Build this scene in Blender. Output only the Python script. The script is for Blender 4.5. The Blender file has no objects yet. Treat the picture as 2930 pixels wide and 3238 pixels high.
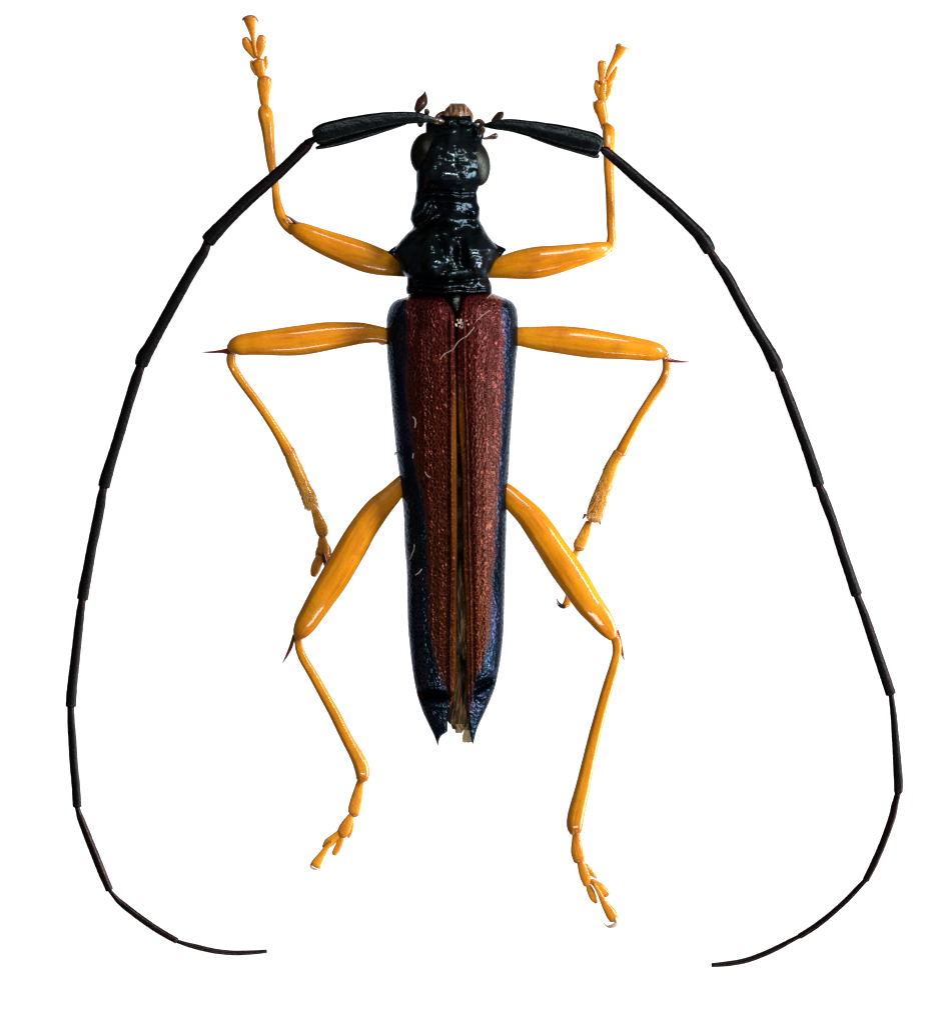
import bpy, math, random
import numpy as np
from mathutils import Vector, noise

random.seed(7)
S = bpy.context.scene
S.unit_settings.system = 'METRIC'
S.unit_settings.scale_length = 0.01          # 1 unit = 1 cm
S.unit_settings.length_unit = 'MILLIMETERS'
PI = math.pi

# ------------------------------------------------------------------ camera
CAM_D = 14.0
cam = bpy.data.cameras.new('camera')
cam_o = bpy.data.objects.new('camera', cam)
S.collection.objects.link(cam_o)
cam_o.location = (0, 0, CAM_D)
cam.sensor_fit = 'HORIZONTAL'
cam.sensor_width = 36.0
cam.lens = 36.0 * CAM_D / 2.93
cam.clip_start = 0.1
cam.clip_end = 500.0
S.camera = cam_o
S.render.resolution_x, S.render.resolution_y = 926, 1024

# ------------------------------------------------------------------ light
S.view_settings.view_transform = 'Standard'
S.view_settings.look = 'None'
S.view_settings.exposure = 0.0
S.view_settings.gamma = 1.0
W = bpy.data.worlds.new('World'); S.world = W; W.use_nodes = True
W.node_tree.nodes['Background'].inputs[0].default_value = (0.86, 0.93, 1.0, 1)
W.node_tree.nodes['Background'].inputs[1].default_value = 0.075

def area(name, loc, target, sx, sy, power, col=(1, 1, 1)):
    l = bpy.data.lights.new(name, 'AREA'); l.shape = 'RECTANGLE'
    l.size, l.size_y, l.energy, l.color = sx, sy, power, col
    o = bpy.data.objects.new(name, l); S.collection.objects.link(o)
    o.location = loc
    o.rotation_euler = (Vector(target) - Vector(loc)).to_track_quat('-Z', 'Y').to_euler()
    return o
area('window_light', (10.0, 3.8, 7.6), (0, 0, 0), 6.5, 2.6, 2500, (1.0, 0.985, 0.96))
area('right_soft_light', (9.0, -2.0, -1.4), (0, -.5, .2), 9.0, 5.0, 2300, (.93, .96, 1.0))  # added low lamp, brightens the right flanks like bounce from below
area('top_strip_light', (1.5, 9.0, 10.0), (0, 0, 0), 5.0, 1.8, 560, (1.0, 0.98, 0.95))
area('low_strip_light', (1.5, -9.0, 9.0), (0, 0, 0), 5.0, 1.6, 480, (1.0, 0.98, 0.95))

# ------------------------------------------------------------------ helpers
def P(px, py, z=0.0):
    """point of the specimen: photo pixels -> centimetres on the plane of height z"""
    k = (CAM_D - z) / CAM_D * 0.001
    return Vector(((px - 1465.0) * k, (1619.0 - py) * k, z))

class Z:
    """local measuring frame: origin and scale"""
    def __init__(s, ox, oy, sc): s.ox, s.oy, s.sc = ox, oy, sc
    def __call__(s, pts):          # (x, y, w[, z]) -> photo px
        return [(s.ox + p[0] / s.sc, s.oy + p[1] / s.sc, p[2] / s.sc) for p in pts]
    def xy(s, x, y): return (s.ox + x / s.sc, s.oy + y / s.sc)

def pchip(xs, ys):
    xs = np.array(xs, float); ys = np.array(ys, float)
    h = np.diff(xs); d = np.diff(ys) / h
    m = np.zeros(len(xs)); m[0], m[-1] = d[0], d[-1]
    for i in range(1, len(xs) - 1):
        if d[i-1] * d[i] > 0:
            w1, w2 = 2*h[i] + h[i-1], h[i] + 2*h[i-1]
            m[i] = (w1 + w2) / (w1 / d[i-1] + w2 / d[i])
    def f(x):
        x = np.clip(x, xs[0], xs[-1])
        i = np.clip(np.searchsorted(xs, x) - 1, 0, len(h) - 1)
        t = (x - xs[i]) / h[i]
        return ((2*t**3 - 3*t**2 + 1) * ys[i] + (t**3 - 2*t**2 + t) * h[i] * m[i]
                + (-2*t**3 + 3*t**2) * ys[i+1] + (t**3 - t**2) * h[i] * m[i+1])
    return f

def sstep(a, b, x):
    t = min(1.0, max(0.0, (x - a) / (b - a))) if a != b else float(x > a)
    return t * t * (3 - 2 * t)

def link(name, me, mat, parent=None, origin=None):
    o = bpy.data.objects.new(name, me)
    S.collection.objects.link(o)
    if mat: me.materials.append(mat)
    if parent is not None:
        o.parent = parent
    if origin is not None:
        w = Vector((0, 0, 0)); q = parent
        while q is not None: w += q.location; q = q.parent
        o.location = origin - w
    return o

def empty(name, loc, parent=None):
    o = bpy.data.objects.new(name, None); S.collection.objects.link(o)
    o.empty_display_size = 0.05
    w = Vector((0, 0, 0)); q = parent
    while q is not None: w += q.location; q = q.parent
    o.parent = parent; o.location = Vector(loc) - w
    return o

def mesh_from(verts, faces, origin, smooth=True):
    me = bpy.data.meshes.new('shape')
    me.from_pydata([tuple(v - origin) for v in verts], [], faces)
    me.update()
    if smooth: me.polygons.foreach_set('use_smooth', [True] * len(me.polygons))
    return me

def catmull(pts, n):
    """pts: list of tuples; centripetal-ish resampling to n points by arc length"""
    P0 = [np.array(p, float) for p in pts]
    if len(P0) == 2: P0 = [P0[0], (P0[0] + P0[1]) / 2, P0[1]]
    A = [2*P0[0] - P0[1]] + P0 + [2*P0[-1] - P0[-2]]
    dense = []
    for i in range(1, len(A) - 2):
        p0, p1, p2, p3 = A[i-1], A[i], A[i+1], A[i+2]
        t0 = 0; t1 = t0 + max(1e-6, np.linalg.norm((p1-p0)[:3]))**.5
        t2 = t1 + max(1e-6, np.linalg.norm((p2-p1)[:3]))**.5
        t3 = t2 + max(1e-6, np.linalg.norm((p3-p2)[:3]))**.5
        for k in range(12):
            t = t1 + (t2 - t1) * k / 12
            a1 = (t1-t)/(t1-t0)*p0 + (t-t0)/(t1-t0)*p1
            a2 = (t2-t)/(t2-t1)*p1 + (t-t1)/(t2-t1)*p2
            a3 = (t3-t)/(t3-t2)*p2 + (t-t2)/(t3-t2)*p3
            b1 = (t2-t)/(t2-t0)*a1 + (t-t0)/(t2-t0)*a2
            b2 = (t3-t)/(t3-t1)*a2 + (t-t1)/(t3-t1)*a3
            dense.append((t2-t)/(t2-t1)*b1 + (t-t1)/(t2-t1)*b2)
    dense.append(P0[-1])
    dense = np.array(dense)
    d = np.concatenate([[0], np.cumsum(np.linalg.norm(np.diff(dense[:, :3], axis=0), axis=1))])
    q = np.linspace(0, d[-1], n)
    return np.array([np.interp(q, d, dense[:, k]) for k in range(dense.shape[1])]).T

def tube(name, pts, mat, parent, z, flat=1.0, seg=20, n=None, ridges=(), cap0=0.6, cap1=0.6,
         rough=0.0, roughscale=30.0, wob=0.0, zoff=None):
    """limb segment: pts are (px, py, halfwidth px); z a number or a list of heights along it"""
    zs = z if isinstance(z, (list, tuple)) else [z] * 2
    m = len(pts)
    zz = np.interp(np.linspace(0, 1, m), np.linspace(0, 1, len(zs)), zs)
    raw = []
    for (x, y, w), h in zip(pts, zz):
        p = P(x, y, h); raw.append((p.x, p.y, p.z, max(w, .5) * 0.001))
    L = sum(math.dist(raw[i][:3], raw[i+1][:3]) for i in range(len(raw)-1))
    if n is None: n = max(8, min(90, int(L / 0.008)))
    C = catmull(raw, n)
    rings = []      # centre, radius, u
    tan = np.gradient(C[:, :3], axis=0)
    tan /= np.linalg.norm(tan, axis=1)[:, None] + 1e-12
    u = 0.0
    seq = []
    NC = 4
    for k in range(NC):
        a = (k + .35) / NC * PI / 2
        seq.append((C[0, :3] - tan[0] * C[0, 3] * cap0 * math.cos(a), C[0, 3] * math.sin(a), tan[0], 0))
    for i in range(n):
        if i: u += float(np.linalg.norm(C[i, :3] - C[i-1, :3]))
        seq.append((C[i, :3], C[i, 3], tan[i], u))
    for k in range(NC - 1, -1, -1):
        a = (k + .35) / NC * PI / 2
        seq.append((C[-1, :3] + tan[-1] * C[-1, 3] * cap1 * math.cos(a), C[-1, 3] * math.sin(a), tan[-1], u))
    verts, uvs = [], []
    sd = random.random() * 100
    for (c, r, t, uu) in seq:
        T = Vector(t); side = Vector((0, 0, 1)).cross(T)
        side = side.normalized() if side.length > 1e-6 else Vector((1, 0, 0))
        up = T.cross(side).normalized()
        cc = Vector(c)
        for j in range(seg):
            th = 2 * PI * j / seg
            rr = r
            for (ang, wd, amt) in ridges:
                dd = (th - math.radians(ang) + PI) % (2 * PI) - PI
                rr += r * amt * math.exp(-(dd / math.radians(wd)) ** 2)
            if wob:
                rr *= 1 + wob * noise.noise(Vector((uu * 9 + sd, math.cos(th) * .7, math.sin(th) * .7)))
            if rough:
                q = cc * roughscale + Vector((sd, th * 1.3, 0))
                rr *= 1 + rough * noise.noise(q)
            v = cc + side * (math.cos(th) * rr) + up * (math.sin(th) * rr * flat)
            verts.append(v); uvs.append((uu, j / seg))
    faces = []; nr = len(seq)
    for i in range(nr - 1):
        for j in range(seg):
            a, b = i * seg + j, i * seg + (j + 1) % seg
            faces.append((a, b, b + seg, a + seg))
    faces.append(tuple(range(seg))[::-1]); faces.append(tuple((nr-1) * seg + j for j in range(seg)))
    o0 = Vector(C[0, :3])
    me = mesh_from(verts, faces, o0)
    uv = me.uv_layers.new(name='UVMap')
    total = max(u, 1e-6)
    att = me.color_attributes.new('along', 'FLOAT_COLOR', 'POINT')
    for i, (a, b) in enumerate(uvs):
        att.data[i].color = (a / total, b, 0, 1)
    lv = np.zeros(len(me.loops), dtype=np.int32); me.loops.foreach_get('vertex_index', lv)
    uv.data.foreach_set('uv', np.array([uvs[k] for k in lv], dtype=np.float32).ravel())
    return link(name, me, mat, parent, o0)

def blades(name, items, mat, parent, kind='stuff'):
    """many fine tapering bristles in one mesh. items: (p0, p1, radius, bend vector)"""
    verts, faces = [], []
    for (p0, p1, r, bend) in items:
        d = (p1 - p0)
        if d.length < 1e-6: continue
        s = d.cross(Vector((0, 0, 1))); s = s.normalized() if s.length > 1e-6 else Vector((1, 0, 0))
        u = s.cross(d).normalized()
        b = len(verts)
        for k, f in enumerate((0, .35, .7)):
            c = p0 + d * f + bend * (f * f)
            rr = r * (1 - f * .8)
            for a in range(3):
                an = a * 2 * PI / 3
                verts.append(c + s * math.cos(an) * rr + u * math.sin(an) * rr)
        verts.append(p1 + bend)
        for k in range(2):
            for a in range(3):
                i, j = b + k*3 + a, b + k*3 + (a+1) % 3
                faces.append((i, j, j + 3, i + 3))
        for a in range(3):
            faces.append((b + 6 + a, b + 6 + (a+1) % 3, b + 9))
    o0 = items[0][0].copy()
    me = mesh_from(verts, faces, o0)
    o = link(name, me, mat, parent, o0)
    if kind: o['kind'] = kind
    return o

# ------------------------------------------------------------------ materials
class N:
    def __init__(s, name):
        s.m = bpy.data.materials.new(name); s.m.use_nodes = True
        s.t = s.m.node_tree; s.b = s.t.nodes['Principled BSDF']; s.out = s.t.nodes['Material Output']
    def n(s, typ, **kw):
        o = s.t.nodes.new(typ)
        for k, v in kw.items():
            if k in o.inputs.keys() if isinstance(k, str) and not hasattr(o, k) else False:
                o.inputs[k].default_value = v
            else: setattr(o, k, v)
        return o
    def l(s, a, b): s.t.links.new(a, b)
    def tex(s, vec, scale, detail=3, rough=.55, dist=0.0):
        o = s.t.nodes.new('ShaderNodeTexNoise'); o.inputs['Scale'].default_value = scale
        o.inputs['Detail'].default_value = detail; o.inputs['Roughness'].default_value = rough
        o.inputs['Distortion'].default_value = dist
        s.l(vec, o.inputs['Vector']); return o.outputs['Fac']
    def ramp(s, fac, stops):
        o = s.t.nodes.new('ShaderNodeValToRGB'); e = o.color_ramp.elements
        while len(e) < len(stops): e.new(.5)
        for q, (p, c) in zip(e, stops):
            q.position = p; q.color = (c, c, c, 1) if isinstance(c, (int, float)) else (*c, 1)
        s.l(fac, o.inputs[0]); return o.outputs[0]
    def mix(s, f, a, b, mode='MIX'):
        o = s.t.nodes.new('ShaderNodeMix'); o.data_type = 'RGBA'; o.blend_type = mode
        for v, i in ((f, 0), (a, 6), (b, 7)):
            if hasattr(v, 'is_linked') or isinstance(v, bpy.types.NodeSocket): s.l(v, o.inputs[i])
            elif i == 0: o.inputs[0].default_value = v
            else: o.inputs[i].default_value = (*v, 1)
        return o.outputs[2]
    def math(s, op, a, b=0.0, c=None):
        o = s.t.nodes.new('ShaderNodeMath'); o.operation = op
        for i, v in enumerate((a, b) if c is None else (a, b, c)):
            if isinstance(v, bpy.types.NodeSocket): s.l(v, o.inputs[i])
            else: o.inputs[i].default_value = v
        return o.outputs[0]
    def mapping(s, vec, scale):
        o = s.t.nodes.new('ShaderNodeMapping'); o.inputs['Scale'].default_value = scale
        s.l(vec, o.inputs['Vector']); return o.outputs[0]
    def bump(s, h, strength, dist, nrm=None):
        o = s.t.nodes.new('ShaderNodeBump'); o.inputs['Strength'].default_value = strength
        o.inputs['Distance'].default_value = dist
        s.l(h, o.inputs['Height'])
        if nrm is not None: s.l(nrm, o.inputs['Normal'])
        return o.outputs[0]
    def set(s, **kw):
        for k, v in kw.items():
            i = s.b.inputs[k.replace('_', ' ')]
            if isinstance(v, bpy.types.NodeSocket): s.l(v, i)
            elif isinstance(v, tuple) and len(v) == 3 and i.type == 'RGBA': i.default_value = (*v, 1)
            else: i.default_value = v

def coords(m):
    t = m.t.nodes.new('ShaderNodeTexCoord'); return t
def geo_pos(m):
    return m.t.nodes.new('ShaderNodeNewGeometry').outputs['Position']

def amber(name, c_lo, c_mid, c_hi, sss=0.22, rough=0.26, dark=(0.36, 0.085, 0.004), hair=0.0):
    m = N(name); tc = coords(m); uv = tc.outputs['UV']; ps = geo_pos(m)
    st = m.tex(m.mapping(uv, (2.2, 9.0, 1.0)), 2.4, 5, .65, .5)
    bl = m.tex(ps, 7.0, 3, .5)
    f = m.math('ADD', m.math('MULTIPLY', st, .6), m.math('MULTIPLY', bl, .4))
    col = m.ramp(f, [(.30, c_lo), (.48, c_mid), (.68, c_hi)])
    pt = m.ramp(m.tex(ps, 14.0, 2, .5), [(.54, 0.0), (.68, 1.0)])
    col = m.mix(m.math('MULTIPLY', pt, .38), col, dark)
    sp = m.ramp(m.tex(ps, 160.0, 1, .5), [(.70, 0.0), (.76, 1.0)])
    col = m.mix(m.math('MULTIPLY', sp, .35), col, dark)
    at = m.t.nodes.new('ShaderNodeAttribute'); at.attribute_name = 'along'
    sx = m.t.nodes.new('ShaderNodeSeparateColor'); m.l(at.outputs['Color'], sx.inputs[0])
    en = m.ramp(sx.outputs[0], [(0.0, .75), (.10, 0.0), (.93, 0.0), (1.0, .8)])
    en = m.math('MULTIPLY', en, m.math('ADD', .25, m.tex(ps, 30.0, 2, .5)))
    col = m.mix(en, col, dark)
    hh = m.tex(m.mapping(uv, (14.0, 3.0, 1.0)), 6.0, 4, .65)
    h2 = m.tex(ps, 95.0, 3, .6)
    nb = m.bump(hh, .30, .004)
    nb = m.bump(h2, .30 + hair, .003 + hair * .003, nb)
    ro = m.math('ADD', m.math('MULTIPLY', m.tex(ps, 40.0, 3, .6), .22), rough - .08)
    m.set(Base_Color=col, Roughness=ro, Normal=nb, Subsurface_Weight=sss, Subsurface_Scale=0.05,
          Subsurface_Radius=(1.0, 0.45, 0.08), Coat_Weight=.65, Coat_Roughness=.06, Specular_IOR_Level=.15)
    return m.m

M = {}
M['femur'] = amber('amber_femur_cuticle', (.42, .118, .0012), (.64, .218, .0025), (.78, .335, .008))
M['tibia'] = amber('amber_tibia_cuticle', (.38, .112, .0015), (.56, .200, .003), (.72, .32, .012), rough=.3)
M['tarsus'] = amber('hairy_tarsus_cuticle', (.40, .12, .002), (.60, .21, .004), (.76, .33, .018), rough=.5, hair=.35)
M['hairy'] = amber('olive_gold_tibia_end', (.30, .11, .003), (.50, .20, .006), (.68, .34, .03), rough=.5, hair=.4)

def simple(name, col, rough=.4, metal=0.0, bump=0.0, sc=60.0, var=None, **kw):
    m = N(name); ps = geo_pos(m)
    c = col
    if var: c = m.ramp(m.tex(ps, sc * .4, 3, .6), [(.35, col), (.68, var)])
    m.set(Base_Color=c, Roughness=rough, Metallic=metal, **kw)
    if bump: m.set(Normal=m.bump(m.tex(ps, sc, 4, .65), bump, .006))
    return m.m
M['spine'] = simple('dark_red_spine', (.16, .012, .004), .25, var=(.06, .006, .006), Coat_Weight=.4)
M['claw'] = simple('dark_claw', (.10, .045, .02), .3, var=(.05, .03, .02))
M['pale_claw'] = simple('pale_claw', (.55, .38, .28), .3, var=(.75, .62, .52))
M['seta'] = simple('golden_seta', (.62, .30, .035), .5, var=(.78, .50, .14))
M['white_seta'] = simple('white_seta', (.80, .74, .66), .5, var=(.62, .54, .44))
M['fibre'] = simple('pale_dust_fibre', (.45, .36, .31), .5)
M['grain'] = simple('pale_dust_grain', (.55, .42, .26), .6, var=(.78, .70, .55), bump=.5, sc=200)
M['palp'] = simple('brown_palp', (.018, .006, .004), .28, var=(.070, .022, .009), bump=.3, sc=80, Coat_Weight=.5, Subsurface_Weight=.15, Subsurface_Scale=.02)
M['labrum'] = simple('tan_labrum', (.09, .032, .010), .28, var=(.27, .13, .055), bump=.5, sc=90, Coat_Weight=.4)
def wing_mat():
    m = N('folded_wing_membrane'); ps = geo_pos(m)
    f = m.tex(m.mapping(ps, (1.0, .09, .3)), 150.0, 3, .6, .5)
    c = m.ramp(f, [(.36, (.05, .024, .008)), (.50, (.14, .075, .025)), (.60, (.50, .35, .17)), (.68, (.18, .10, .035))])
    m.set(Base_Color=c, Roughness=.4, Normal=m.bump(f, .8, .008), Specular_IOR_Level=.3)
    return m.m
M['wing'] = wing_mat()
M['tan'] = simple('torn_tan_membrane', (.55, .40, .18), .45, var=(.72, .58, .34), bump=.5, sc=90)
M['abdomen'] = simple('dark_abdomen', (.018, .008, .005), .4, bump=.4, sc=50)
M['eye'] = simple('grey_compound_eye', (.030, .034, .030), .36, metal=.9, bump=.3, sc=240, var=(.050, .055, .046), Specular_Tint=(.3, .32, .3))
M['eye_shaded'] = simple('shaded_compound_eye', (.014, .016, .014), .36, metal=.9, bump=.3, sc=240, var=(.030, .030, .022), Specular_Tint=(.3, .32, .3))  # shaded copy of the eye material, for the left eye

def cuticle():
    m = N('blue_black_cuticle'); ps = geo_pos(m)
    big = m.tex(ps, 6.0, 3, .6, .5)
    tint = m.ramp(big, [(.32, (.028, .036, .055)), (.44, (.028, .040, .050)), (.54, (.030, .046, .047)), (.64, (.056, .060, .080)), (.76, (.024, .030, .040))])
    w1 = m.tex(ps, 12.0, 3, .55, .3)
    w2 = m.tex(ps, 75.0, 4, .6)
    nz_ = m.t.nodes.new('ShaderNodeSeparateXYZ'); m.l(m.t.nodes.new('ShaderNodeNewGeometry').outputs['Normal'], nz_.inputs[0])
    nb = m.bump(w1, .45, .022)
    m.l(m.math('MULTIPLY', m.math('MAXIMUM', nz_.outputs[2], .15), .50), nb.node.inputs['Strength'])
    nb = m.bump(w2, .08, .003, nb)
    ro = m.ramp(m.tex(ps, 16.0, 3, .6), [(.3, .13), (.7, .30)])
    m.set(Base_Color=tint, Metallic=.94, Roughness=ro, Normal=nb, Specular_Tint=(.20, .24, .28))
    return m.m
M['cuticle'] = cuticle()

def antenna_mat():
    m = N('black_antenna_cuticle'); ps = geo_pos(m)
    at = m.t.nodes.new('ShaderNodeAttribute'); at.attribute_name = 'along'
    sx = m.t.nodes.new('ShaderNodeSeparateColor'); m.l(at.outputs['Color'], sx.inputs[0])
    v = m.ramp(m.tex(ps, 9.0, 3, .6), [(.35, (.003, .004, .004)), (.55, (.005, .003, .003)), (.7, (.009, .005, .006))])
    end = m.ramp(sx.outputs[0], [(0.0, 1.0), (.07, 0.0)])
    v = m.mix(m.math('MULTIPLY', end, .8), v, (.055, .014, .010))
    w = m.tex(ps, 90.0, 4, .7)
    nb = m.bump(w, .5, .004)
    m.set(Base_Color=m.mix(.5, v, (.020, .018, .020)), Metallic=.85, Roughness=.34, Normal=nb, Specular_Tint=(.35, .33, .33))
    return m.m
M['antenna'] = antenna_mat()
M['scape'] = simple('granular_scape', (.012, .017, .017), .26, metal=.94, bump=.35, sc=110, var=(.026, .031, .036), Specular_Tint=(.3, .32, .34))
M['scutellum'] = simple('grey_granular_scutellum', (.10, .105, .10), .36, metal=.9, bump=.7, sc=90, var=(.03, .03, .03), Specular_Tint=(.4, .4, .4))
M['joint'] = simple('pale_joint_membrane', (.50, .40, .34), .4)

def flag_tip():
    m = N('thin_brown_antenna'); ps = geo_pos(m)
    v = m.ramp(m.tex(ps, 12.0, 3, .6), [(.35, (.016, .010, .010)), (.68, (.030, .019, .019))])
    m.set(Base_Color=v, Metallic=.9, Roughness=.30, Normal=m.bump(m.tex(ps, 130.0, 3, .6), .4, .003), Specular_Tint=(.4, .36, .36))
    return m.m
M['thin_antenna'] = flag_tip()

def elytron_mat():
    m = N('punctured_elytron'); ps = geo_pos(m)
    at = m.t.nodes.new('ShaderNodeAttribute'); at.attribute_name = 'marking'
    sx = m.t.nodes.new('ShaderNodeSeparateColor'); m.l(at.outputs['Color'], sx.inputs[0])
    marg, sut, red = sx.outputs[0], sx.outputs[1], sx.outputs[2]
    along = at.outputs['Alpha']
    # punctures
    wob = m.t.nodes.new('ShaderNodeTexNoise'); wob.inputs['Scale'].default_value = 55
    wob.inputs['Detail'].default_value = 2; m.l(ps, wob.inputs['Vector'])
    vm = m.t.nodes.new('ShaderNodeVectorMath'); vm.operation = 'SCALE'; vm.inputs['Scale'].default_value = .010
    m.l(wob.outputs['Color'], vm.inputs[0])
    va = m.t.nodes.new('ShaderNodeVectorMath'); va.operation = 'ADD'; m.l(ps, va.inputs[0]); m.l(vm.outputs[0], va.inputs[1])
    vo = m.t.nodes.new('ShaderNodeTexVoronoi'); vo.feature = 'DISTANCE_TO_EDGE'; vo.inputs['Scale'].default_value = 88; vo.inputs['Randomness'].default_value = .8
    m.l(m.mapping(va.outputs[0], (1.0, .85, .15)), vo.inputs['Vector'])
    pit = m.ramp(vo.outputs['Distance'], [(.03, 1.0), (.24, 0.0)])
    fine = m.tex(ps, 240.0, 3, .6)
    # streaks running down the wing case
    st = m.tex(m.mapping(ps, (26.0, 1.6, 1.0)), 1.0, 4, .6)
    disc = m.ramp(along, [(0.0, (.060, .0034, .0070)), (.14, (.062, .0038, .0034)), (.40, (.064, .0078, .0014)), (.70, (.067, .0125, .0010)), (1.0, (.074, .0175, .0010))])
    disc = m.mix(.6, disc, m.ramp(st, [(.34, .45), (.52, .95), (.68, 1.55)]), 'MULTIPLY')
    patch = m.ramp(m.tex(ps, 5.0, 3, .6), [(.38, .60), (.64, 1.25)])
    disc = m.mix(.55, disc, patch, 'MULTIPLY')
    ridge = m.mix(m.math('MULTIPLY', pit, .45), disc, (.105, .0200, .0130))  # pinkish reflections on the ridge net put into the colour
    ridge = m.mix(m.ramp(pit, [(0.0, .6), (.5, 0.0)]), ridge, (.014, .0012, .0010))  # shade inside the pits put into the colour
    col = m.mix(sut, ridge, m.ramp(st, [(.35, (.09, .020, .0006)), (.65, (.20, .062, .001))]))
    blue = m.ramp(m.tex(ps, 8.0, 3, .5), [(.35, (.015, .036, .048)), (.50, (.026, .044, .080)), (.66, (.056, .060, .120))])
    col = m.mix(red, col, (.055, .020, .020))
    blue = m.mix(m.ramp(pit, [(0.0, .75), (.6, 0.0)]), blue, (.010, .012, .020))  # pit shade put into the blue margin colour too
    col = m.mix(marg, col, blue)
    mr = m.math('MINIMUM', m.math('ADD', marg, m.math('MULTIPLY', red, 1.25)), 1.0)
    dm = m.math('MULTIPLY', m.math('SUBTRACT', 1.0, sut), .40)
    met = m.math('MAXIMUM', m.math('MULTIPLY', mr, .95), dm)
    nz_ = m.t.nodes.new('ShaderNodeSeparateXYZ'); m.l(m.t.nodes.new('ShaderNodeNewGeometry').outputs['Normal'], nz_.inputs[0])
    up = m.math('SMOOTH_MIN', m.math('MULTIPLY', nz_.outputs[2], 1.3), 1.0, .1)
    up = m.math('MAXIMUM', up, .12)
    up = m.math('MULTIPLY', up, m.math('SUBTRACT', 1.0, m.math('MULTIPLY', sut, .8)))
    nb = m.bump(pit, .60, .0045)
    nb.node.inputs['Strength'].is_linked or m.l(m.math('MULTIPLY', up, .75), nb.node.inputs['Strength'])
    nb = m.bump(m.tex(ps, 52.0, 3, .6), .35, .006, nb)
    nb = m.bump(m.tex(m.mapping(ps, (70.0, 4.0, 1.0)), 1.0, 3, .6), .25, .005, nb)
    nb = m.bump(fine, .12, .0015, nb)
    m.set(Base_Color=col, Metallic=met, Roughness=m.ramp(pit, [(0.0, .34), (1.0, .17)]), Normal=nb, Specular_IOR_Level=.17,
          Specular_Tint=m.mix(mr, (1.0, .74, .70), (.30, .34, .42)))
    return m.m
M['elytron'] = elytron_mat()

# ------------------------------------------------------------------ added self-glowing panel, keeps the background white and shadowless
m = N('white_glow_panel')
m.set(Base_Color=(.8, .8, .8), Roughness=.9, Specular_IOR_Level=.1, Emission_Color=(1, 1, 1), Emission_Strength=1.0)
me = bpy.data.meshes.new('white_backdrop')
bx, by, b0, b1 = 5.2, 5.7, -12.0, -12.2
me.from_pydata([(-bx, -by, b0), (bx, -by, b0), (bx, by, b0), (-bx, by, b0), (-bx, -by, b1), (bx, -by, b1), (bx, by, b1), (-bx, by, b1)], [],
               [(0, 1, 2, 3), (7, 6, 5, 4), (0, 4, 5, 1), (1, 5, 6, 2), (2, 6, 7, 3), (3, 7, 4, 0)])
tab = link('white_backdrop', me, m.m)
tab['kind'] = 'structure'
tab['label'] = 'plain bright white background behind the beetle'

# ------------------------------------------------------------------ the beetle
beetle = empty('beetle', P(1440, 1640, 0))
beetle['label'] = 'long-horned beetle with red-brown wing cases, blue-black head and orange legs'
beetle['category'] = 'beetle'

def loft(name, yl, yr, ztop, zbot, bump, mat, parent, y0, y1, rows, seg=120, etop=.85, round0=.0, round1=.0, nz=0.0, nzs=12.0):
    """closed body shell from left/right outlines. etop: superellipse exponent of the back"""
    L, R = pchip(*zip(*yl)), pchip(*zip(*yr))
    ZT, ZB = pchip(*zip(*ztop)), pchip(*zip(*zbot))
    verts = []; 
    ys = np.linspace(y0, y1, rows)
    for y in ys:
        sc = 1.0
        if round0 and y < y0 + round0: sc = math.sqrt(max(.02, 1 - (1 - (y - y0) / round0) ** 2))
        if round1 and y > y1 - round1: sc = math.sqrt(max(.02, 1 - (1 - (y1 - y) / round1) ** 2))
        xl, xr = float(L(y)), float(R(y))
        zt, zb = float(ZT(y)), float(ZB(y))
        zm = zb + (zt - zb) * .45; c = (xl + xr) / 2; w = (xr - xl) / 2
        for j in range(seg):
            th = 2 * PI * j / seg
            ct, st_ = math.cos(th), math.sin(th)
            x = c + w * math.copysign(abs(ct) ** etop, ct)
            if st_ >= 0:
                z = zm + (zt - zm) * sc * abs(st_) ** etop
                wgt = min(1.0, st_ * 1.8)
                wx = 9 * noise.noise(Vector((x * .022, y * .022, 9.1))); wy = 9 * noise.noise(Vector((x * .018, y * .022, 2.4)))
                z += bump(x + wx, y + wy) * wgt
                if nz: z += nz * wgt * noise.fractal(Vector((x * nzs * .001, y * nzs * .001, 3.3)), 1.0, 2.0, 4)
            else:
                z = zm - (zm - zb) * sc * abs(st_) ** etop
            verts.append(P(x, y, z))
    faces = []
    for i in range(rows - 1):
        for j in range(seg):
            a, b = i*seg + j, i*seg + (j+1) % seg
            faces.append((a, a + seg, b + seg, b))
    faces.append(tuple(range(seg))); faces.append(tuple((rows-1)*seg + j for j in range(seg))[::-1])
    o0 = P((L(y0) + R(y0)) / 2, y0, .15)
    return link(name, mesh_from(verts, faces, o0), mat, parent, o0)

def gauss(lst):
    pre = [(cx, cy, 1/sx, 1/sy, a, math.cos(math.radians(r)), math.sin(math.radians(r))) for (cx, cy, sx, sy, a, r) in lst]
    def f(x, y):
        s = 0.0
        for (cx, cy, ix, iy, a, c, q) in pre:
            dx, dy = x - cx, y - cy
            u, v = (dx*c + dy*q) * ix, (-dx*q + dy*c) * iy
            e = u*u + v*v
            if e < 12: s += a * math.exp(-e)
        return s
    return f

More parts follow.
